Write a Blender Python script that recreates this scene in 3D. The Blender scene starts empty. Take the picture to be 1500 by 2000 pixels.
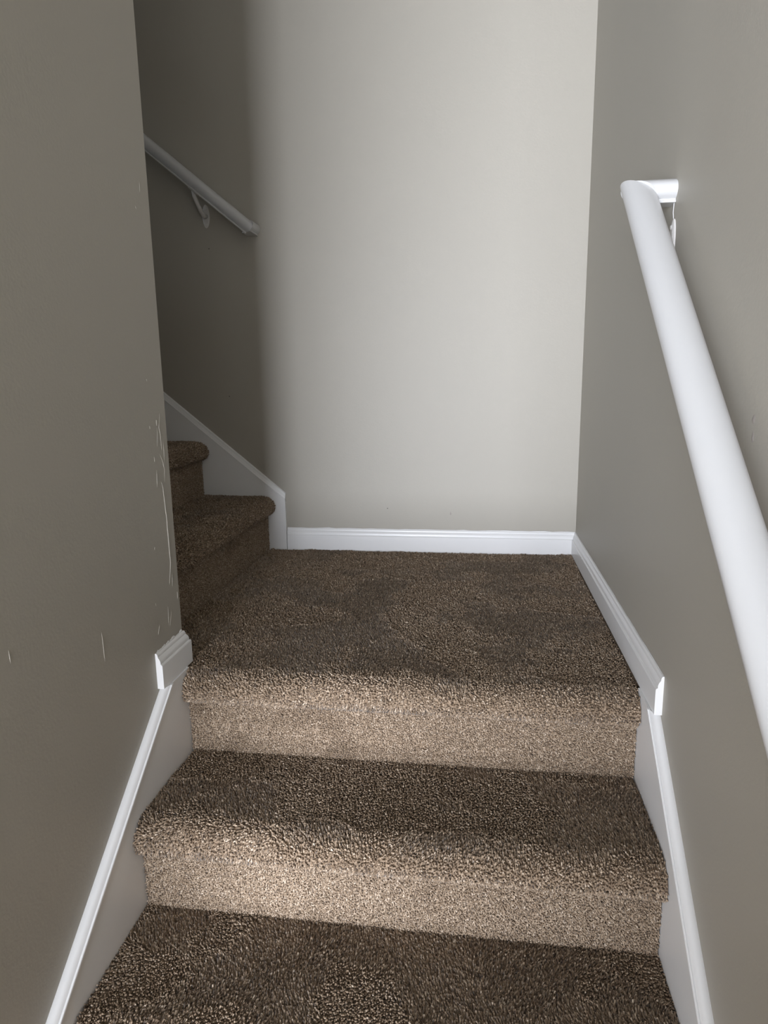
import bpy, bmesh, math, random
import numpy as np
from mathutils import Vector, Matrix

random.seed(7)
rng = np.random.default_rng(7)
scene = bpy.context.scene
col = scene.collection

# ------------------------------------------------------------------ camera
F_PX = 1311.98
CAM = Vector((0.6507, -1.309, 0.6238))
PITCH, YAW, ROLL = 0.1969, 0.1417, -0.0147
cam_data = bpy.data.cameras.new('camera')
cam_data.sensor_fit = 'HORIZONTAL'
cam_data.sensor_width = 36.0
cam_data.lens = F_PX / 1500.0 * 36.0
cam_data.clip_start = 0.02
cam = bpy.data.objects.new('camera', cam_data)
col.objects.link(cam)
fwd = Vector((-math.sin(YAW) * math.cos(PITCH), math.cos(YAW) * math.cos(PITCH), -math.sin(PITCH)))
rgt = Vector((math.cos(YAW), math.sin(YAW), 0))
upv = rgt.cross(fwd)
r2 = rgt * math.cos(ROLL) + upv * math.sin(ROLL)
u2 = -rgt * math.sin(ROLL) + upv * math.cos(ROLL)
m = Matrix((r2, u2, -fwd)).transposed().to_4x4()
m.translation = CAM
cam.matrix_world = m
scene.camera = cam

# ------------------------------------------------------------------ world, lights, exposure
world = bpy.data.worlds.new('world')
scene.world = world
world.use_nodes = True
world.node_tree.nodes['Background'].inputs[0].default_value = (0.75, 0.85, 1.0, 1)
world.node_tree.nodes['Background'].inputs[1].default_value = 0.3

scene.view_settings.view_transform = 'Standard'
scene.view_settings.look = 'None'
scene.view_settings.gamma = 1.0
scene.view_settings.use_curve_mapping = False
scene.view_settings.exposure = 0.84
scene.cycles.use_denoising = True
scene.cycles.max_bounces = 8
scene.cycles.diffuse_bounces = 5
scene.cycles.use_adaptive_sampling = True
scene.cycles.adaptive_threshold = 0.03
scene.cycles.transparent_max_bounces = 12


def area_light(name, loc, rot, sx, sy, power, color):
    d = bpy.data.lights.new(name, 'AREA')
    d.shape = 'RECTANGLE'
    d.size, d.size_y = sx, sy
    d.energy = power
    d.color = color
    o = bpy.data.objects.new(name, d)
    o.location = loc
    o.rotation_euler = rot
    col.objects.link(o)
    return o


# main dimensions (metres); z = 0 is the landing carpet, y = 0 its front riser
W, D = 0.9949, 1.0853          # stair width, landing depth
RISE, RUN, NOSE = 0.19, 0.2447, 0.0312
YL = 0.032                      # end of the wall beside the lower flight
X1 = -0.126                     # first riser of the upper flight
RISE2, RUN2 = 0.203, 0.245
BH, BT = 0.077, 0.014           # baseboard
ST = 0.0175                      # skirt board thickness
CEIL = 3.0
YF = -4.6                       # front wall of the foyer
FOYER = -7 * RISE
UPPER = 6 * RISE2
XU = X1 - 5 * RUN2              # top riser of upper flight
XEND = -4.2

# daylight: glazed entry at the foot of the stairs behind the camera, window upstairs
DOOR_X0, DOOR_X1, DOOR_Z0, DOOR_Z1 = -1.4, 0.68, FOYER, 1.4
YW = -1.0                       # the wall beside the lower flight starts here
XFOY = -2.3                     # the foyer is wider than the stairs
area_light('entry_daylight', ((DOOR_X0 + DOOR_X1) / 2, YF - 0.2, 0.175), (math.radians(90), 0, 0), 2.0, 2.35, 372, (0.90, 0.94, 1.04))
area_light('upstairs_daylight', (XEND - 0.2, 0.55, 2.1), (0, math.radians(-90), 0), 0.9, 0.7, 12, (0.82, 0.92, 1.0))


# ------------------------------------------------------------------ materials
def new_mat(name):
    mt = bpy.data.materials.new(name)
    mt.use_nodes = True
    nt = mt.node_tree
    return mt, nt, nt.nodes['Principled BSDF']


def paint(name, c, rough, bump=0.05, scale=180.0, var=0.03):
    mt, nt, b = new_mat(name)
    tc = nt.nodes.new('ShaderNodeTexCoord')
    n1 = nt.nodes.new('ShaderNodeTexNoise')
    n1.inputs['Scale'].default_value = 2.3
    n1.inputs['Detail'].default_value = 4
    nt.links.new(tc.outputs['Object'], n1.inputs['Vector'])
    mx = nt.nodes.new('ShaderNodeMix')
    mx.data_type = 'RGBA'
    mx.inputs[6].default_value = (*[v * (1 - var) for v in c], 1)
    mx.inputs[7].default_value = (*[min(1, v * (1 + var)) for v in c], 1)
    nt.links.new(n1.outputs['Fac'], mx.inputs[0])
    nt.links.new(mx.outputs[2], b.inputs['Base Color'])
    n2 = nt.nodes.new('ShaderNodeTexNoise')
    n2.inputs['Scale'].default_value = scale
    n2.inputs['Detail'].default_value = 3
    nt.links.new(tc.outputs['Object'], n2.inputs['Vector'])
    n3 = nt.nodes.new('ShaderNodeTexNoise')
    n3.inputs['Scale'].default_value = 9.0
    n3.inputs['Detail'].default_value = 2
    nt.links.new(tc.outputs['Object'], n3.inputs['Vector'])
    ad = nt.nodes.new('ShaderNodeMath')
    ad.operation = 'MULTIPLY_ADD'
    ad.inputs[1].default_value = 2.0
    nt.links.new(n3.outputs['Fac'], ad.inputs[0])
    nt.links.new(n2.outputs['Fac'], ad.inputs[2])
    bp = nt.nodes.new('ShaderNodeBump')
    bp.inputs['Strength'].default_value = bump
    bp.inputs['Distance'].default_value = 0.004
    nt.links.new(ad.outputs[0], bp.inputs['Height'])
    nt.links.new(bp.outputs['Normal'], b.inputs['Normal'])
    b.inputs['Roughness'].default_value = rough
    return mt


M_WALL = paint('greige_wall_paint', (0.364, 0.341, 0.292), 0.55, 0.06)
M_CEIL = paint('ceiling_paint', (0.32, 0.315, 0.30), 0.8, 0.05)
M_TRIM = paint('white_trim_paint', (0.76, 0.76, 0.755), 0.30, 0.05, 60.0, 0.02)
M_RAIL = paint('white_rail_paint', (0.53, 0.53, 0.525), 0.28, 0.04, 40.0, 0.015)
M_METAL = paint('painted_bracket_metal', (0.56, 0.545, 0.52), 0.4, 0.2, 90.0, 0.1)
M_DARK = paint('dark_mark', (0.05, 0.045, 0.04), 0.8, 0.0)
M_SCUFF = paint('grey_scuff', (0.33, 0.30, 0.27), 0.7, 0.0)
M_TILE = paint('foyer_flooring', (0.30, 0.24, 0.18), 0.5, 0.05)
M_CAULK = paint('white_caulk', (0.74, 0.735, 0.73), 0.5, 0.15, 120.0, 0.04)


def carpet(name, attr):
    mt, nt, b = new_mat(name)
    rp = nt.nodes.new('ShaderNodeValToRGB')
    e = rp.color_ramp.elements
    e[0].position, e[0].color = 0.0, (0.075, 0.048, 0.029, 1)
    e[1].position, e[1].color = 1.0, (0.62, 0.51, 0.395, 1)
    k = rp.color_ramp.elements.new(0.4)
    k.color = (0.235, 0.166, 0.108, 1)
    k = rp.color_ramp.elements.new(0.75)
    k.color = (0.42, 0.32, 0.226, 1)
    tc = nt.nodes.new('ShaderNodeTexCoord')
    if attr:
        a = nt.nodes.new('ShaderNodeAttribute')
        a.attribute_name = 'tone'
        nt.links.new(a.outputs['Fac'], rp.inputs[0])
    else:
        n = nt.nodes.new('ShaderNodeTexNoise')
        n.inputs['Scale'].default_value = 260
        nt.links.new(tc.outputs['Object'], n.inputs['Vector'])
        nt.links.new(n.outputs['Fac'], rp.inputs[0])
        bp = nt.nodes.new('ShaderNodeBump')
        bp.inputs['Distance'].default_value = 0.006
        nt.links.new(n.outputs['Fac'], bp.inputs['Height'])
        nt.links.new(bp.outputs['Normal'], b.inputs['Normal'])
    nt.links.new(rp.outputs['Color'], b.inputs['Base Color'])
    b.inputs['Roughness'].default_value = 0.85
    b.inputs['Specular IOR Level'].default_value = 0.2
    b.inputs['Sheen Weight'].default_value = 0.15
    b.inputs['Sheen Roughness'].default_value = 0.5
    return mt


M_PILE = carpet('carpet_pile', True)
M_CARPET = carpet('carpet_backing', False)


def glass_mat():
    mt, nt, b = new_mat('clear_glass')
    tr = nt.nodes.new('ShaderNodeBsdfTransparent')
    gl = nt.nodes.new('ShaderNodeBsdfGlossy')
    gl.inputs['Roughness'].default_value = 0.02
    mx = nt.nodes.new('ShaderNodeMixShader')
    mx.inputs[0].default_value = 0.06
    nt.links.new(tr.outputs[0], mx.inputs[1])
    nt.links.new(gl.outputs[0], mx.inputs[2])
    nt.links.new(mx.outputs[0], nt.nodes['Material Output'].inputs[0])
    return mt


M_GLASS = glass_mat()


# ------------------------------------------------------------------ helpers
def mesh_obj(name, verts, faces, mat, parent=None, smooth=False, kind=None, recalc=True):
    me = bpy.data.meshes.new(name)
    me.from_pydata([tuple(v) for v in verts], [], faces)
    if recalc:
        bm = bmesh.new()
        bm.from_mesh(me)
        bmesh.ops.recalc_face_normals(bm, faces=bm.faces)
        bm.to_mesh(me)
        bm.free()
    if smooth:
        me.polygons.foreach_set('use_smooth', [True] * len(me.polygons))
    me.materials.append(mat)
    o = bpy.data.objects.new(name, me)
    col.objects.link(o)
    if parent:
        o.parent = parent
        o.matrix_parent_inverse = Matrix.Translation(-parent.location)
    if kind:
        o['kind'] = kind
    return o


def empty(name, loc, label=None, cat=None, kind=None):
    o = bpy.data.objects.new(name, None)
    o.empty_display_size = 0.1
    o.location = loc
    col.objects.link(o)
    if label:
        o['label'] = label
    if cat:
        o['category'] = cat
    if kind:
        o['kind'] = kind
    return o


def box_vf(a, b):
    x0, y0, z0 = a
    x1, y1, z1 = b
    v = [(x0, y0, z0), (x1, y0, z0), (x1, y1, z0), (x0, y1, z0), (x0, y0, z1), (x1, y0, z1), (x1, y1, z1), (x0, y1, z1)]
    f = [(0, 3, 2, 1), (4, 5, 6, 7), (0, 1, 5, 4), (1, 2, 6, 5), (2, 3, 7, 6), (3, 0, 4, 7)]
    return v, f


def boxes_vf(lst):
    V, Fc = [], []
    for a, b in lst:
        v, f = box_vf(a, b)
        k = len(V)
        V += v
        Fc += [tuple(i + k for i in q) for q in f]
    return V, Fc


def prism(poly, fn, t0, t1):
    """closed outline swept from t0 to t1; fn(p, t) -> xyz"""
    n = len(poly)
    V = [fn(p, t0) for p in poly] + [fn(p, t1) for p in poly]
    Fc = [tuple(range(n)), tuple(range(2 * n - 1, n - 1, -1))]
    Fc += [(i, (i + 1) % n, n + (i + 1) % n, n + i) for i in range(n)]
    return V, Fc


def structure(name, label, cat, V, Fc, mat, smooth=False):
    o = mesh_obj(name, V, Fc, mat, smooth=smooth, kind='structure')
    o['label'] = label
    o['category'] = cat
    return o


def sweep(profile, P, U, Vv, d, n0, c0, n1, c1, mat, name, parent=None, smooth=True, label=None):
    """profile (u,v) extruded along d, cut by planes n0.X=c0 and n1.X=c1"""
    P, U, Vv, d, n0, n1 = (Vector(q) for q in (P, U, Vv, d, n0, n1))
    A, B = [], []
    for u, v in profile:
        q = P + U * u + Vv * v
        A.append(q + d * ((c0 - n0.dot(q)) / n0.dot(d)))
        B.append(q + d * ((c1 - n1.dot(q)) / n1.dot(d)))
    n = len(profile)
    seg = 8
    rings = [[A[i].lerp(B[i], k / seg) for i in range(n)] for k in range(seg + 1)]
    V = [p for r in rings for p in r]
    Fc = [(k * n + i, k * n + (i + 1) % n, (k + 1) * n + (i + 1) % n, (k + 1) * n + i) for k in range(seg) for i in range(n)]
    Fc += [tuple(range(n)), tuple(range(seg * n, seg * n + n))]
    o = mesh_obj(name, V, Fc, mat, parent)
    if smooth:
        shade_auto(o, 35)
    if label:
        o['label'] = label
    return o


def shade_auto(o, deg):
    me = o.data
    bm = bmesh.new()
    bm.from_mesh(me)
    for e in bm.edges:
        if len(e.link_faces) == 2:
            e.smooth = e.calc_face_angle(3.0) < math.radians(deg)
    for f in bm.faces:
        f.smooth = True
    bm.to_mesh(me)
    bm.free()


def tube_vf(pts, rad, seg=8):
    pts = [Vector(p) for p in pts]
    V, Fc = [], []
    for i, p in enumerate(pts):
        d = (pts[min(i + 1, len(pts) - 1)] - pts[max(i - 1, 0)]).normalized()
        a = d.orthogonal().normalized() if i == 0 else (a - d * a.dot(d)).normalized()
        b = d.cross(a)
        r = rad[i] if isinstance(rad, (list, tuple)) else rad
        for k in range(seg):
            t = 2 * math.pi * k / seg
            V.append(p + a * (math.cos(t) * r) + b * (math.sin(t) * r))
    for i in range(len(pts) - 1):
        for k in range(seg):
            Fc.append((i * seg + k, i * seg + (k + 1) % seg, (i + 1) * seg + (k + 1) % seg, (i + 1) * seg + k))
    Fc += [tuple(range(seg)), tuple(range((len(pts) - 1) * seg, len(pts) * seg))]
    return V, Fc


# ------------------------------------------------------------------ the shell
TH = 0.115
v, f = box_vf((W, YF - TH, FOYER - 0.05), (W + TH, D + TH, CEIL))
wall_right = structure('wall_right', 'greige painted wall on the right carrying the long white handrail', 'wall', v, f, M_WALL)
v, f = box_vf((XEND - TH, D, FOYER - 0.05), (W, D + TH, CEIL))
wall_back = structure('wall_back', 'brightly lit greige wall at the far side of the landing', 'wall', v, f, M_WALL)
v, f = boxes_vf([((-TH, YW, FOYER - 0.05), (0, YL, CEIL))])
wall_left = structure('wall_left', 'greige wall on the left with paint creases near its free edge', 'wall', v, f, M_WALL)
v, f = box_vf((XEND - TH, YL - TH, FOYER - 0.05), (-TH, YL, CEIL))
wall_divider = structure('wall_divider', 'greige wall running along the near side of the upper flight', 'wall', v, f, M_WALL)
v, f = boxes_vf([((XEND - TH, YL, FOYER), (XEND, D, 1.75)), ((XEND - TH, YL, 2.5), (XEND, D, CEIL)),
                 ((XEND - TH, YL, 1.75), (XEND, 0.18, 2.5)), ((XEND - TH, 0.92, 1.75), (XEND, D, 2.5))])
structure('wall_upstairs', 'greige end wall of the upper hall around its window', 'wall', v, f, M_WALL)
v, f = boxes_vf([((XFOY, YW, FOYER - 0.05), (-TH, YW + TH, CEIL)), ((XFOY - TH, YF - TH, FOYER - 0.05), (XFOY, YW + TH, CEIL))])
structure('wall_foyer', 'greige walls round the wider part of the entry foyer', 'wall', v, f, M_WALL)
v, f = boxes_vf([((XFOY, YF - TH, DOOR_Z1), (W, YF, CEIL)), ((XFOY, YF - TH, FOYER - 0.05), (DOOR_X0, YF, DOOR_Z1)),
                 ((DOOR_X1, YF - TH, FOYER - 0.05), (W, YF, DOOR_Z1))])
structure('wall_front', 'greige entry wall at the foot of the lower flight', 'wall', v, f, M_WALL)
v, f = box_vf((XEND - TH, YF - TH, CEIL), (W + TH, D + TH, CEIL + 0.1))
structure('ceiling', 'flat white ceiling high above the stairwell', 'ceiling', v, f, M_CEIL)
v, f = boxes_vf([((0, YF - TH, FOYER - 0.05), (W, -7 * RUN + 0.02, FOYER)), ((XFOY, YF - TH, FOYER - 0.05), (0, YW, FOYER))])
structure('floor_foyer', 'plain entry floor at the foot of the stairs', 'floor', v, f, M_TILE)
v, f = box_vf((XEND, YL, UPPER - 0.06), (XU - 0.02, D, UPPER))
structure('floor_upstairs', 'carpeted upper hall floor at the stair head', 'floor', v, f, M_CARPET)

v, f = box_vf((0.42, -1.9, FOYER), (W, -1.8, 0.33))  # added blocker behind the camera, shades the right side of the lower flight
structure('wall_shade_blocker', 'added part-height wall behind the camera that shades the lower right of the stairs', 'wall', v, f, M_WALL)

# glazed entry door and upstairs window that let the daylight in
door = empty('door_1', ((DOOR_X0 + DOOR_X1) / 2, YF - 0.06, FOYER), 'white glazed entry door with a tall glass light', 'door', 'structure')
v, f = boxes_vf([((DOOR_X0, YF - 0.09, DOOR_Z0), (DOOR_X0 + 0.06, YF - 0.03, DOOR_Z1)), ((DOOR_X1 - 0.06, YF - 0.09, DOOR_Z0), (DOOR_X1, YF - 0.03, DOOR_Z1)),
                 ((DOOR_X0 + 0.06, YF - 0.09, DOOR_Z1 - 0.06), (DOOR_X1 - 0.06, YF - 0.03, DOOR_Z1)),
                 ((DOOR_X0 + 0.06, YF - 0.09, 0.72), (DOOR_X1 - 0.06, YF - 0.03, 0.78)),
                 ((DOOR_X0 + 0.06, YF - 0.09, DOOR_Z0), (DOOR_X1 - 0.06, YF - 0.03, DOOR_Z0 + 0.2))])
mesh_obj('door_frame', v, f, M_TRIM, door)
v, f = box_vf((DOOR_X0 + 0.06, YF - 0.065, DOOR_Z0 + 0.2), (DOOR_X1 - 0.06, YF - 0.06, 0.72))
mesh_obj('pane', v, f, M_GLASS, door)
v, f = box_vf((DOOR_X0 + 0.06, YF - 0.065, 0.78), (DOOR_X1 - 0.06, YF - 0.06, DOOR_Z1 - 0.06))
mesh_obj('pane', v, f, M_GLASS, door)
win = empty('window_1', (XEND - 0.06, 0.55, 1.75), 'small window at the end of the upper hall', 'window', 'structure')
v, f = boxes_vf([((XEND - 0.09, 0.18, 1.75), (XEND - 0.03, 0.92, 1.79)), ((XEND - 0.09, 0.18, 2.46), (XEND - 0.03, 0.92, 2.5)),
                 ((XEND - 0.09, 0.18, 1.79), (XEND - 0.03, 0.22, 2.46)), ((XEND - 0.09, 0.88, 1.79), (XEND - 0.03, 0.92, 2.46))])
mesh_obj('window_frame', v, f, M_TRIM, win)
v, f = box_vf((XEND - 0.065, 0.22, 1.79), (XEND - 0.06, 0.88, 2.46))
mesh_obj('pane', v, f, M_GLASS, win)

# ------------------------------------------------------------------ baseboards
BB = [(0.0, 0.0), (BT, 0.0), (BT, 0.050), (BT - 0.0012, 0.0525), (BT - 0.0035, 0.0535), (BT - 0.0035, 0.058), (BT - 0.0045, 0.062),
      (BT - 0.0068, 0.066), (BT - 0.0085, 0.0685), (BT - 0.0085, 0.0715), (BT - 0.0100, 0.0755), (BT - 0.0115, BH), (0.0, BH)]


def baseboard(name, label, P, U, d, n0, c0, n1, c1, lower=0.0):
    o = sweep([(u, v if v > 0 else -lower) for u, v in BB], P, U, (0, 0, 1), d, n0, c0, n1, c1, M_TRIM, name)
    shade_auto(o, 25)
    o['kind'] = 'structure'
    o['label'] = label
    o['category'] = 'baseboard'
    return o


YB = -0.0965        # where the landing baseboards stop at the stair head
bb_back = baseboard('baseboard_back', 'low white moulded baseboard along the back wall of the landing', (0, D, 0), (0, -1, 0), (1, 0, 0),
                    (1, 0, 0), -0.0575, (1, 1, 0), W + D, 0.008)
bb_right = baseboard('baseboard_right', 'white moulded baseboard along the right side of the landing', (W, 0, 0), (-1, 0, 0), (0, 1, 0),
                     (0, 1, 0), YB, (1, 1, 0), W + D - 0.0004)
bb_left = baseboard('baseboard_left', 'short white moulded baseboard stub at the free edge of the left wall', (0, 0, 0), (1, 0, 0), (0, 1, 0),
                    (0, 1, 0), YB, (1, -1, 0), -YL)
baseboard('baseboard_divider', 'white baseboard return round the end of the left wall', (0, YL, 0), (0, 1, 0), (1, 0, 0),
          (1, 0, 0), X1 - 0.005, (1, -1, 0), -YL)


# wobbly caulk and brush marks where the wall paint was cut in above the baseboards
def caulk(name, parent, p0, p1, out, seed, amp=0.004, taper=True):
    r = random.Random(seed)
    p0, p1, out = Vector(p0), Vector(p1), Vector(out)
    n = 40
    V, Fc = [], []
    h = 0
    for i in range(n + 1):
        t = i / n
        h = 0.6 * h + r.uniform(-1, 1) * amp * 0.5
        top = max(0.0006, abs(h) + 0.0006)
        p = p0.lerp(p1, t)
        V += [p + out * 0.0016 - Vector((0, 0, 0.001)), p + out * 0.0013 + Vector((0, 0, top * 0.6)), p + out * 0.0002 + Vector((0, 0, top))]
    for i in range(n):
        a = 3 * i
        Fc += [(a, a + 3, a + 4, a + 1), (a + 1, a + 4, a + 5, a + 2)]
    # back faces against the wall close the bead
    k = len(V)
    for i in range(n + 1):
        V.append(p0.lerp(p1, i / n) - Vector((0, 0, 0.001)) - out * 0.0005)
    for i in range(n):
        Fc += [(3 * i + 2, 3 * i + 5, k + i + 1, k + i), (3 * i, k + i, k + i + 1, 3 * i + 3)]
    o = mesh_obj(name, V, Fc, M_CAULK, parent, smooth=True)
    return o


caulk('caulk_bead', bb_back, (-0.0575, D, BH), (W - 0.002, D, BH), (0, -1, 0), 3, 0.0045)
caulk('caulk_bead', bb_right, (W, YB + 0.002, BH), (W, D - 0.002, BH), (-1, 0, 0), 5, 0.002)
caulk('caulk_bead', bb_left, (0, YB + 0.006, BH), (0, YL, BH), (1, 0, 0), 11, 0.007)

# ------------------------------------------------------------------ skirt boards beside the steps
SLOPE = RISE / RUN
YC = -0.086          # wall edge of the cap moulding crosses z = 0 here
CA = math.atan(SLOPE)
Y_END = -7 * RUN - 0.05


def skirt(name, label, wall_x, sgn):
    """board with sloped top and a rounded cap moulding; sgn = direction into the stair"""
    root = empty(name, (wall_x, -0.1, -0.1), label, 'trim', 'structure')
    lip = 0.0085                  # board edge below the crown of the cap
    dz = lip / math.cos(CA)
    z_at = lambda y: -0.002 + (y - YC) * SLOPE
    y0 = YB + 0.001
    yi = YC + (0.0014 + dz) / SLOPE
    poly = [(0.04, -0.0006), (yi, -0.0006), (Y_END, z_at(Y_END) - dz), (Y_END, FOYER), (Y_END + 0.3, FOYER), (0.04, -0.35)]
    yb = 0.016
    poly[0] = (yb, -0.0005)
    poly[-1] = (yb, -0.35)
    V, Fc = prism(poly, lambda p, t: (wall_x + sgn * t, p[0], p[1]), 0.0, ST)
    b = mesh_obj('board', V, Fc, M_TRIM, root)
    # cap: profile u = out from the wall, v = perpendicular to the slope
    ph = lip
    prof = [(0, -0.003), (ST + 0.003, -0.003), (ST + 0.0035, 0.0004), (ST + 0.0028, 0.0018), (ST + 0.0002, 0.0020), (ST - 0.0006, 0.0010),
            (ST - 0.0012, 0.0032), (ST - 0.003, 0.0062), (ST - 0.006, 0.0086), (ST - 0.0095, 0.0098), (0.004, 0.0098), (0.0015, 0.0092), (0, 0.0085)]
    d = Vector((0, -math.cos(CA), -math.sin(CA)))
    up = Vector((0, -math.sin(CA), math.cos(CA)))
    P = Vector((wall_x, YC, -0.002)) - up * ph
    c = sweep(prof, P, (sgn, 0, 0), up, d, (0, 0, 1), -0.0009, (0, 1, 0), Y_END, M_TRIM, 'cap_moulding', root)
    return root


skirt('trim_1', 'white skirt board with rounded cap down the left side of the lower flight', 0.0, 1)
skirt('trim_2', 'white skirt board with rounded cap down the right side of the lower flight', W, -1)

# upper flight skirt on the back wall
S2 = 0.835
CA2 = math.atan(S2)
t3 = empty('trim_3', (-0.06, D, 0), 'white skirt board with square lower end climbing beside the upper flight', 'trim', 'structure')
XS = -0.0600
SK_TOP = 0.2105
capv = 0.028
xe = XU - 0.05
ztop = lambda x: SK_TOP - (x - XS) * S2
poly = [(XS, -0.012), (XS, SK_TOP - capv * 0.55), (xe, ztop(xe) - capv), (xe, ztop(xe) - 0.5), (X1 - 0.1, -0.012)]
poly[1] = (XS, SK_TOP - capv)
V, Fc = prism(poly, lambda p, t: (p[0], D - t, p[1]), 0.0, 0.012)
mesh_obj('board', V, Fc, M_TRIM, t3)
ph2 = capv * math.cos(CA2)
prof2 = [(0, -0.001), (0.013, -0.001), (0.013, 0.0035), (0.0112, 0.0045), (0.0105, 0.0075), (0.0078, 0.0125), (0.0072, 0.0155), (0.0068, 0.019), (0.004, ph2 - 0.0006), (0, ph2)]
d2 = Vector((-math.cos(CA2), 0, math.sin(CA2)))
up2 = Vector((math.sin(CA2), 0, math.cos(CA2)))
sweep(prof2, Vector((XS, D, SK_TOP)) - up2 * ph2, (0, -1, 0), up2, d2, (1, 0, 0), XS, (1, 0, 0), xe, M_TRIM, 'cap_moulding', t3)

# ------------------------------------------------------------------ carpet
PILE = 0.0085


def vnoise(x, y, scale, seed):
    r = np.random.default_rng(seed)
    g = r.random((64, 64))
    x = np.asarray(x) / scale + 17.3
    y = np.asarray(y) / scale + 9.7
    xi = np.floor(x).astype(int)
    yi = np.floor(y).astype(int)
    fx = x - xi
    fy = y - yi
    fx = fx * fx * (3 - 2 * fx)
    fy = fy * fy * (3 - 2 * fy)
    a = g[xi % 64, yi % 64]
    b = g[(xi + 1) % 64, yi % 64]
    c = g[xi % 64, (yi + 1) % 64]
    d = g[(xi + 1) % 64, (yi + 1) % 64]
    return (a * (1 - fx) + b * fx) * (1 - fy) + (c * (1 - fx) + d * fx) * fy


def fbm(x, y, scale, seed):
    return (vnoise(x, y, scale, seed) + 0.5 * vnoise(x, y, scale / 2.1, seed + 1) + 0.25 * vnoise(x, y, scale / 4.3, seed + 2)) / 1.75


def tufts(name, parent, P, N, TS, TL, ht, lean_s, lean_l, tone, rad):
    """cut-pile tufts: three-sided bent yarn ends. TS, TL: tangents; lean in units of height"""
    n = len(P)
    ht = ht[:, None]
    js = (lean_s + rng.normal(0, 0.30, n))[:, None]
    jl = (lean_l + rng.normal(0, 0.30, n))[:, None]
    ln = np.sqrt(0.85 + js ** 2 + jl ** 2)
    top = P + (N * 0.92 + TS * js + TL * jl) * (ht / ln)
    A = top - P
    A /= np.linalg.norm(A, axis=1)[:, None]
    E1 = TS - A * np.sum(A * TS, axis=1)[:, None]
    E1 /= np.linalg.norm(E1, axis=1)[:, None]
    E2 = np.cross(A, E1)
    a0 = rng.uniform(0, 2 * np.pi, n)
    tw = rng.uniform(0.3, 1.2, n)
    V = np.empty((n, 6, 3), np.float32)
    for k in range(3):
        a = a0 + k * 2 * np.pi / 3
        V[:, k] = P + (TS * np.cos(a)[:, None] + TL * np.sin(a)[:, None]) * (rad * 0.65)[:, None]
        a = a + tw
        V[:, 3 + k] = top + (E1 * np.cos(a)[:, None] + E2 * np.sin(a)[:, None]) * (rad * 0.95)[:, None] + A * rng.uniform(-0.0011, 0.0011, n)[:, None]
    base = np.arange(n)[:, None] * 6
    q = np.array([[0, 1, 4, 3], [1, 2, 5, 4], [2, 0, 3, 5]])
    loops = np.concatenate([(base[:, :, None] + q[None]).reshape(n, 12), base + np.array([[3, 4, 5]])], axis=1).astype(np.int32).ravel()
    starts = (np.arange(n)[:, None] * 15 + np.array([[0, 4, 8, 12]])).astype(np.int32).ravel()
    me = bpy.data.meshes.new(name)
    me.vertices.add(n * 6)
    me.vertices.foreach_set('co', V.reshape(-1))
    me.loops.add(n * 15)
    me.loops.foreach_set('vertex_index', loops)
    me.polygons.add(n * 4)
    me.polygons.foreach_set('loop_start', starts)
    me.update(calc_edges=True)
    at = me.attributes.new('tone', 'FLOAT', 'POINT')
    at.data.foreach_set('value', np.repeat(np.clip(tone, 0, 1), 6).astype(np.float32))
    me.materials.append(M_PILE)
    o = bpy.data.objects.new(name, me)
    col.objects.link(o)
    o.parent = parent
    o.matrix_parent_inverse = parent.matrix_world.inverted() if parent.type == 'MESH' else Matrix.Translation(-parent.location)
    o['kind'] = 'stuff'
    return o


SPACE = 0.0036


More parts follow.
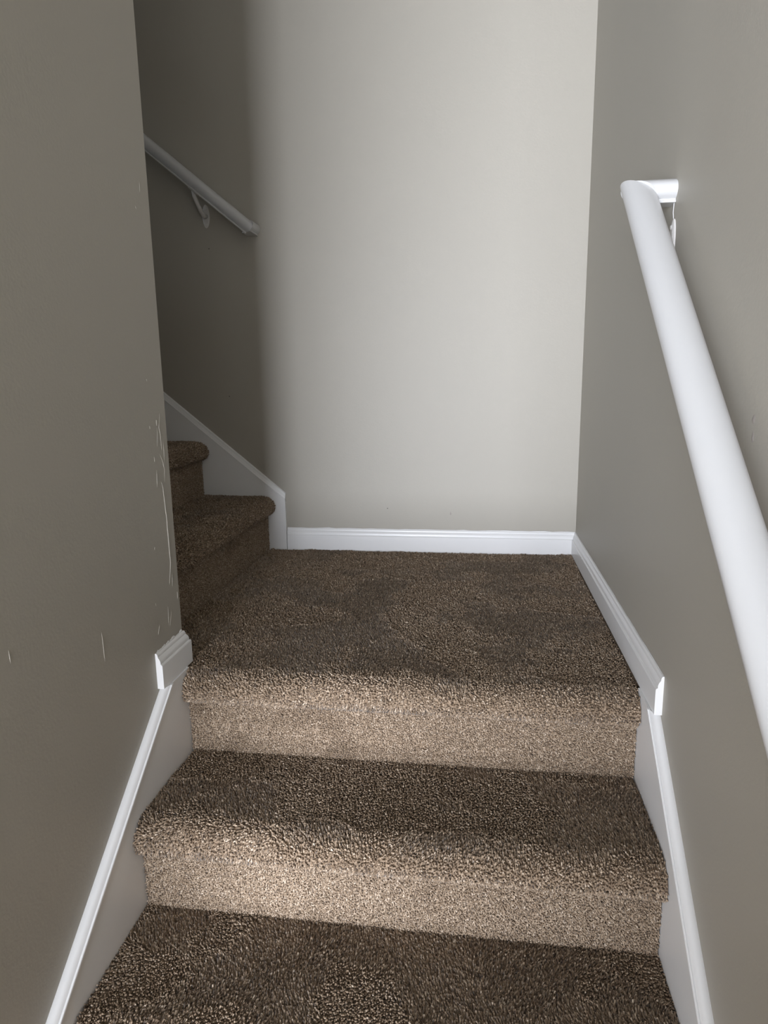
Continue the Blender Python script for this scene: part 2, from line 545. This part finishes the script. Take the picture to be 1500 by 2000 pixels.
def strip_pile(name, parent, path, lat0, lat1, place, seed, ht, space=SPACE, mask=None, tone0=0.46, fine=1.0):
    """tufts over a profile path [(a, z)] swept laterally from lat0 to lat1; place(a, z, l) -> xyz arrays"""
    pts = np.array(path)
    seg = np.linalg.norm(np.diff(pts, axis=0), axis=1)
    S = np.concatenate([[0], np.cumsum(seg)])
    ns = max(2, int(S[-1] / space))
    nl = int((lat1 - lat0) / space)
    s = (np.arange(ns)[:, None] + 0.5) / ns * S[-1] + np.zeros((1, nl))
    l = lat0 + (np.arange(nl)[None, :] + 0.5) / nl * (lat1 - lat0) + np.zeros((ns, 1))
    s = np.clip(s + rng.uniform(-0.5, 0.5, s.shape) * space * 0.9, 0, S[-1]).ravel()
    l = np.clip(l + rng.uniform(-0.5, 0.5, (ns, nl)) * space * 0.9, lat0, lat1).ravel()
    a = np.interp(s, S, pts[:, 0])
    z = np.interp(s, S, pts[:, 1])
    # smoothed tangent of the profile
    e = 0.004
    ta = np.interp(np.minimum(s + e, S[-1]), S, pts[:, 0]) - np.interp(np.maximum(s - e, 0), S, pts[:, 0])
    tz = np.interp(np.minimum(s + e, S[-1]), S, pts[:, 1]) - np.interp(np.maximum(s - e, 0), S, pts[:, 1])
    L = np.hypot(ta, tz) + 1e-9
    ta, tz = ta / L, tz / L
    P = place(a, z, l)
    TS = place(ta, tz, np.zeros_like(l)) - place(np.zeros_like(a), np.zeros_like(a), np.zeros_like(a))
    NN = place(tz, -ta, np.zeros_like(l)) - place(np.zeros_like(a), np.zeros_like(a), np.zeros_like(a))
    TL = np.cross(NN, TS)
    flat = np.clip(np.abs(ta), 0, 1)
    if mask is not None:
        k = mask(P)
        P, TS, NN, TL, s, l, flat = P[k], TS[k], NN[k], TL[k], s[k], l[k], flat[k]
    n1 = fbm(l, s, 0.13, seed)
    n2 = fbm(l, s, 0.16, seed + 20)
    n3 = fbm(l, s, 0.05, seed + 40)
    sharp = lambda q: np.tanh((q - 0.5) * 15)
    lean_s = sharp(n1) * 1.15 * flat + 0.15 * (n3 - 0.5)
    lean_l = sharp(n2) * 0.6 * flat
    n = len(P)
    hh = ht * (0.62 + 0.38 * flat) * rng.uniform(0.85, 1.12, n) * (0.92 + 0.16 * n3)
    tone = tone0 + rng.normal(0, 0.17, n) + np.where(rng.random(n) < 0.10 + 0.12 * flat, 0.28, 0.0) + 0.12 * (fbm(l, s, 0.3, seed + 60) - 0.5)
    # trodden-in soiling on the risers
    st_ = np.clip((fbm(l, s, 0.075, seed + 80) - 0.60) * 8, 0, 1) * np.clip((fbm(l, s, 0.35, seed + 90) - 0.45) * 8, 0, 1)
    tone = tone - 0.16 * st_ * (1 - flat)
    return tufts(name, parent, P, NN, TS, TL, hh, lean_s, lean_l, tone, rng.uniform(0.0015, 0.0022, n) * (1.25 - 0.25 * flat) * fine)


def nose_path(yk, zk, rise, back, n=NOSE, drop=True, sgn=1):
    """backing profile of one carpeted step from the back of its tread over the bullnose down the riser"""
    p = PILE
    tip = yk - n + p * 0.8
    top = zk - p
    r1 = 0.046          # length of the rounded top
    h1 = 0.036          # height from tread to nose tip
    pts = [(back, top)]
    nb = max(2, int((back - tip - r1) / 0.02))
    for i in range(1, nb):
        pts.append((back + (tip + r1 - back) * i / nb, top))
    for i in range(11):
        a = math.radians(90 * i / 10)
        pts.append((tip + r1 - r1 * math.sin(a), top - h1 + h1 * math.cos(a)))
    r2 = 0.024
    for i in range(1, 7):
        a = math.radians(90 * i / 6)
        pts.append((tip + (yk + p * 0.6 - tip) * (1 - math.cos(a)), top - h1 - r2 * math.sin(a)))
    if drop:
        z1 = zk - rise - p
        z0 = pts[-1][1]
        for i in range(1, 7):
            pts.append((yk + p * 0.6, z0 + (z1 - z0) * i / 6))
    return pts


XA, XB = ST + 0.001, W - ST - 0.001
place_low = lambda a, z, l: np.stack([l, a, z], axis=-1)


def step_body(name, parent, path, fn, t0, t1, depth, zb):
    outline = list(path) + [(path[-1][0] + depth, path[-1][1]), (path[-1][0] + depth, path[0][1] - 0.03), (path[0][0], path[0][1] - 0.03)]
    V, Fc = prism(outline, fn, t0, t1)
    o = mesh_obj(name, V, Fc, M_CARPET, parent)
    shade_auto(o, 40)
    return o


# landing
lx0 = X1 + PILE * 0.6
flo = mesh_obj('floor', *boxes_vf([((ST, 0.022, -0.08), (W - ST, YL + BT, -PILE)), ((X1 - 0.05, YL + BT, -0.08), (W, D, -PILE))]), M_CARPET, kind='structure')
flo['label'] = 'brown cut-pile carpet on the square landing between the two flights'
flo['category'] = 'floor'


def lmask(P):
    x, y = P[:, 0], P[:, 1]
    return (y < D - BT - 0.001) & (x < W - BT - 0.001) & (x > np.where(y < YL + BT + 0.001, BT + 0.001, X1 + 0.004))


strip_pile('carpet_pile', flo, [(D - BT, -PILE), (0.5, -PILE), (0.018, -PILE)], X1, W - BT, place_low, 101, PILE, mask=lmask)

# lower flight
stair = empty('carpeted_staircase', (W / 2, -7 * RUN, FOYER), 'lower flight of brown carpeted stairs rising to the landing', 'staircase')
fn_low = lambda p, t: (t, p[0], p[1])
for k in range(7):
    zk, yk = -k * RISE, -k * RUN
    back = yk + (0.018 if k == 0 else RUN + PILE * 0.6)
    path = nose_path(yk, zk, RISE, back)
    st = step_body('step', stair, path, fn_low, XA, XB, 0.03, zk - RISE)
    if k < 3:
        strip_pile('carpet_pile', st, path[:-6], XA + 0.001, XB - 0.001, place_low, 200 + 7 * k, PILE)
        strip_pile('riser_pile', st, path[-7:], XA + 0.001, XB - 0.001, place_low, 400 + 7 * k, PILE * 0.85, space=0.0027, fine=0.8, tone0=0.54)  # same carpet as the tread; lighter riser shading is put into the tone

# upper flight: climbs towards -x behind the left wall
stair2 = empty('carpeted_staircase', (X1, (YL + D) / 2, 0.0), 'upper flight of shaded brown carpeted stairs climbing left from the landing', 'staircase')
fn_up = lambda p, t: (-p[0], t, p[1])
place_up = lambda a, z, l: np.stack([-a, l, z], axis=-1)
for k in range(1, 7):
    zk = k * RISE2
    ak = -X1 + (k - 1) * RUN2          # a = -x
    # path written with 'a' decreasing toward the nose, as on the lower flight
    path = nose_path(ak, zk, RISE2, ak + RUN2 + PILE * 0.6)
    y0, y1 = YL + 0.013, D - 0.014
    st = step_body('step', stair2, path, fn_up, y0, y1, 0.03, zk - RISE2)
    if k < 4:
        strip_pile('carpet_pile', st, path[:-6], y0 + 0.001, y1 - 0.001, place_up, 300 + 7 * k, PILE)
        strip_pile('riser_pile', st, path[-7:], y0 + 0.001, y1 - 0.001, place_up, 500 + 7 * k, PILE * 0.85, space=0.0027, fine=0.8, tone0=0.54)  # risers toned paler here too, light painted into the pile colour


# ------------------------------------------------------------------ handrails
def rail_profile():
    w, pts = 0.0292, []
    # flat base lip, groove, then rounded body
    pts += [(-0.0185, -0.021), (0.0185, -0.021), (0.0185, -0.0175), (0.0165, -0.0165), (0.0170, -0.0145)]
    for i in range(0, 25):
        a = math.radians(-38 + (180 + 76) * i / 24)
        pts.append((w * math.cos(a), 0.002 + 0.0205 * math.sin(a) if a > math.pi or a < 0 else 0.002 + 0.0195 * math.sin(a)))
    pts += [(-0.0170, -0.0145), (-0.0165, -0.0165), (-0.0185, -0.0175)]
    return pts


RP = rail_profile()


def handrail(label, J, tow, run, slope, length, wall_c, brackets):
    """J joint of rail and wall return; tow unit vector to the wall; run horizontal unit vector along the rail"""
    J, tow, run = Vector(J), Vector(tow), Vector(run)
    root = empty('handrail', J + tow * 0.06, label, 'handrail')
    d = (run + Vector((0, 0, slope))).normalized()
    up = (Vector((0, 0, 1)) - d * d.z).normalized()
    U = d.cross(up).normalized()
    nm = (d - tow).normalized()
    sweep(RP, J, U, up, d, nm, nm.dot(J), run, run.dot(J) + length, M_RAIL, 'rail', root)
    sweep(RP, J, run, (0, 0, 1), -tow, tow, wall_c, nm, nm.dot(J), M_RAIL, 'wall_return', root)
    # paint-filled mitre
    for t, dz in brackets:
        c = J + run * t + Vector((0, 0, slope * t))
        under = c - up * 0.021
        wallp = c + tow * (wall_c - tow.dot(c)) + Vector((0, 0, dz))
        br = mesh_obj('bracket', *tube_vf([wallp - tow * 0.004, wallp - tow * 0.022 + Vector((0, 0, -0.002)), wallp - tow * 0.045 + Vector((0, 0, 0.008)),
                                          under + Vector((0, 0, -0.016)), under + Vector((0, 0, 0.001))], [0.009, 0.0075, 0.007, 0.007, 0.009], 10), M_METAL, root, smooth=True)
        # wall plate: pointed oval, bevelled
        V, Fc = [], []
        n = 20
        for (o, s) in ((0.0, 1.0), (0.003, 1.0), (0.0055, 0.72)):
            for i in range(n):
                a = 2 * math.pi * i / n
                V.append(wallp + run * (0.013 * s * math.cos(a)) + Vector((0, 0, 0.034 * s * math.sin(a) * (1.0 + 0.15 * abs(math.sin(a))))) - tow * o)
        for r in range(2):
            Fc += [(r * n + i, r * n + (i + 1) % n, (r + 1) * n + (i + 1) % n, (r + 1) * n + i) for i in range(n)]
        Fc += [tuple(range(n)), tuple(range(2 * n, 3 * n))]
        mesh_obj('wall_plate', V, Fc, M_METAL, br)
        for q in (-1, 1):
            sc = wallp + Vector((0, 0, 0.024 * q))
            V, Fc = tube_vf([sc - tow * 0.003, sc - tow * 0.0062, sc - tow * 0.0075], [0.0045, 0.0045, 0.0025], 10)
            mesh_obj('screw', V, Fc, M_METAL, br)
        # saddle strap under the rail
        V, Fc = [], []
        sv = []
        for a, b, c2 in ((-1, -1, 0), (1, -1, 0), (1, 1, 0), (-1, 1, 0), (-1, -1, 1), (1, -1, 1), (1, 1, 1), (-1, 1, 1)):
            sv.append(under + d * (0.022 * a) + U * (0.009 * b) - up * (0.003 * c2))
        mesh_obj('saddle', sv, [(0, 3, 2, 1), (4, 5, 6, 7), (0, 1, 5, 4), (1, 2, 6, 5), (2, 3, 7, 6), (3, 0, 4, 7)], M_METAL, br)
    return root


handrail('long white handrail on the right wall with a mitred return', (W - 0.061, 0.061, 0.947), (1, 0, 0), (0, -1, 0), -0.823, 2.0, W,
         [(0.02, -0.072), (1.0, -0.075), (1.85, -0.075)])
handrail('white handrail in shade on the back wall above the upper flight', (-0.138, D - 0.06, 1.135), (0, 1, 0), (-1, 0, 0), 0.82, 1.5, D,
         [(0.165, -0.085), (1.15, -0.085)])


# ------------------------------------------------------------------ small marks
def wall_px(x, y, ax, val):
    """world point of a measured spot on a wall plane"""
    d = fwd + r2 * ((x - 750) / F_PX) + u2 * ((1000 - y) / F_PX)
    k = (val - CAM[ax]) / d[ax]
    return CAM + d * k


_pp = [wall_px(x, y, 0, W) for x, y in ((1317, 396), (1315, 415), (1316, 432), (1319, 437), (1315, 448), (1311, 470))]
_v, _f = tube_vf(_pp, [0.0012, 0.0010, 0.0012, 0.0030, 0.0018, 0.0008], 6)
mesh_obj('paint_drip', _v, _f, M_CAULK, wall_right, smooth=True)

creases = [
    ([(315, 941), (318, 952), (321, 977), (325, 1010), (328, 1045), (331, 1080), (333, 1100), (332, 1122), (331, 1142)], 1.5),
    ([(333, 1104), (336, 1125), (337, 1145)], 0.9),
    ([(312, 808), (310, 835), (313, 850), (316, 880)], 1.1),
    ([(305, 820), (306, 832)], 1.3),
    ([(307, 835), (307, 872)], 0.7),
    ([(316, 845), (320, 880), (321, 910), (322, 942)], 0.9),
    ([(312, 888), (318, 902), (321, 918)], 1.0),
    ([(306, 918), (307, 952)], 0.9),
    ([(301, 892), (302, 903)], 0.8),
    ([(292, 832), (293, 838)], 0.9),
    ([(302, 1068), (302, 1075)], 0.8),
    ([(346, 1155), (347, 1172)], 0.8),
    ([(312, 1220), (309, 1240)], 0.8),
    ([(304, 1178), (305, 1184)], 0.7),
    ([(335, 1190), (332, 1225)], 0.6),
    ([(328, 1185), (330, 1222)], 0.6),
    ([(198, 1235), (202, 1265), (205, 1292)], 0.9),
    ([(17, 1270), (21, 1296)], 0.9),
    ([(264, 402), (266, 408)], 0.8),
    ([(272, 355), (273, 376)], 0.6),
    ([(286, 740), (287, 745)], 0.8),
]
for pts, w in creases:
    pp = [wall_px(x, y, 0, 0.0) for x, y in pts]
    dense, rads = [], []
    n = len(pp)
    for i in range(n - 1):
        for k in range(4):
            dense.append(pp[i].lerp(pp[i + 1], k / 4) + Vector((0, random.uniform(-.0004, .0004), 0)))
    dense.append(pp[-1])
    for i in range(len(dense)):
        t = i / (len(dense) - 1)
        rads.append(0.0011 * w * (0.25 + 0.75 * math.sin(math.pi * t) ** 0.6))
    V, Fc = tube_vf(dense, rads, 6)
    mesh_obj('paint_crease', V, Fc, M_WALL, wall_left, smooth=True)


def spot(name, parent, c, ax, out, ru, rv, mat, seed):
    r = random.Random(seed)
    V = [c + out * 0.0006]
    n = 10
    U = Vector((0, 1, 0)) if ax == 0 else Vector((1, 0, 0))
    for i in range(n):
        a = 2 * math.pi * i / n
        q = r.uniform(0.7, 1.1)
        V.append(c + U * (ru * q * math.cos(a)) + Vector((0, 0, rv * q * math.sin(a))))
    mesh_obj(name, V, [(0, 1 + i, 1 + (i + 1) % n) for i in range(n)], mat, parent)


for (x, y, ru, rv, mt) in ((757, 993, .0022, .0018, M_DARK), (880, 1003, .003, .006, M_SCUFF), (408, 386 + 100, .002, .002, M_DARK), (448, 774, .0022, .002, M_DARK), (524, 909, .0022, .003, M_SCUFF)):
    spot('nail_hole' if mt is M_DARK else 'scuff_mark', wall_back, wall_px(x, y, 1, D), 1, Vector((0, -1, 0)), ru, rv, mt, int(x))
for (x, y, ru, rv) in ((1472, 819, .006, .008), (1470, 855, .004, .008)):
    spot('scuff_mark', wall_right, wall_px(x, y, 0, W), 0, Vector((-1, 0, 0)), ru, rv, M_SCUFF, int(x + y))
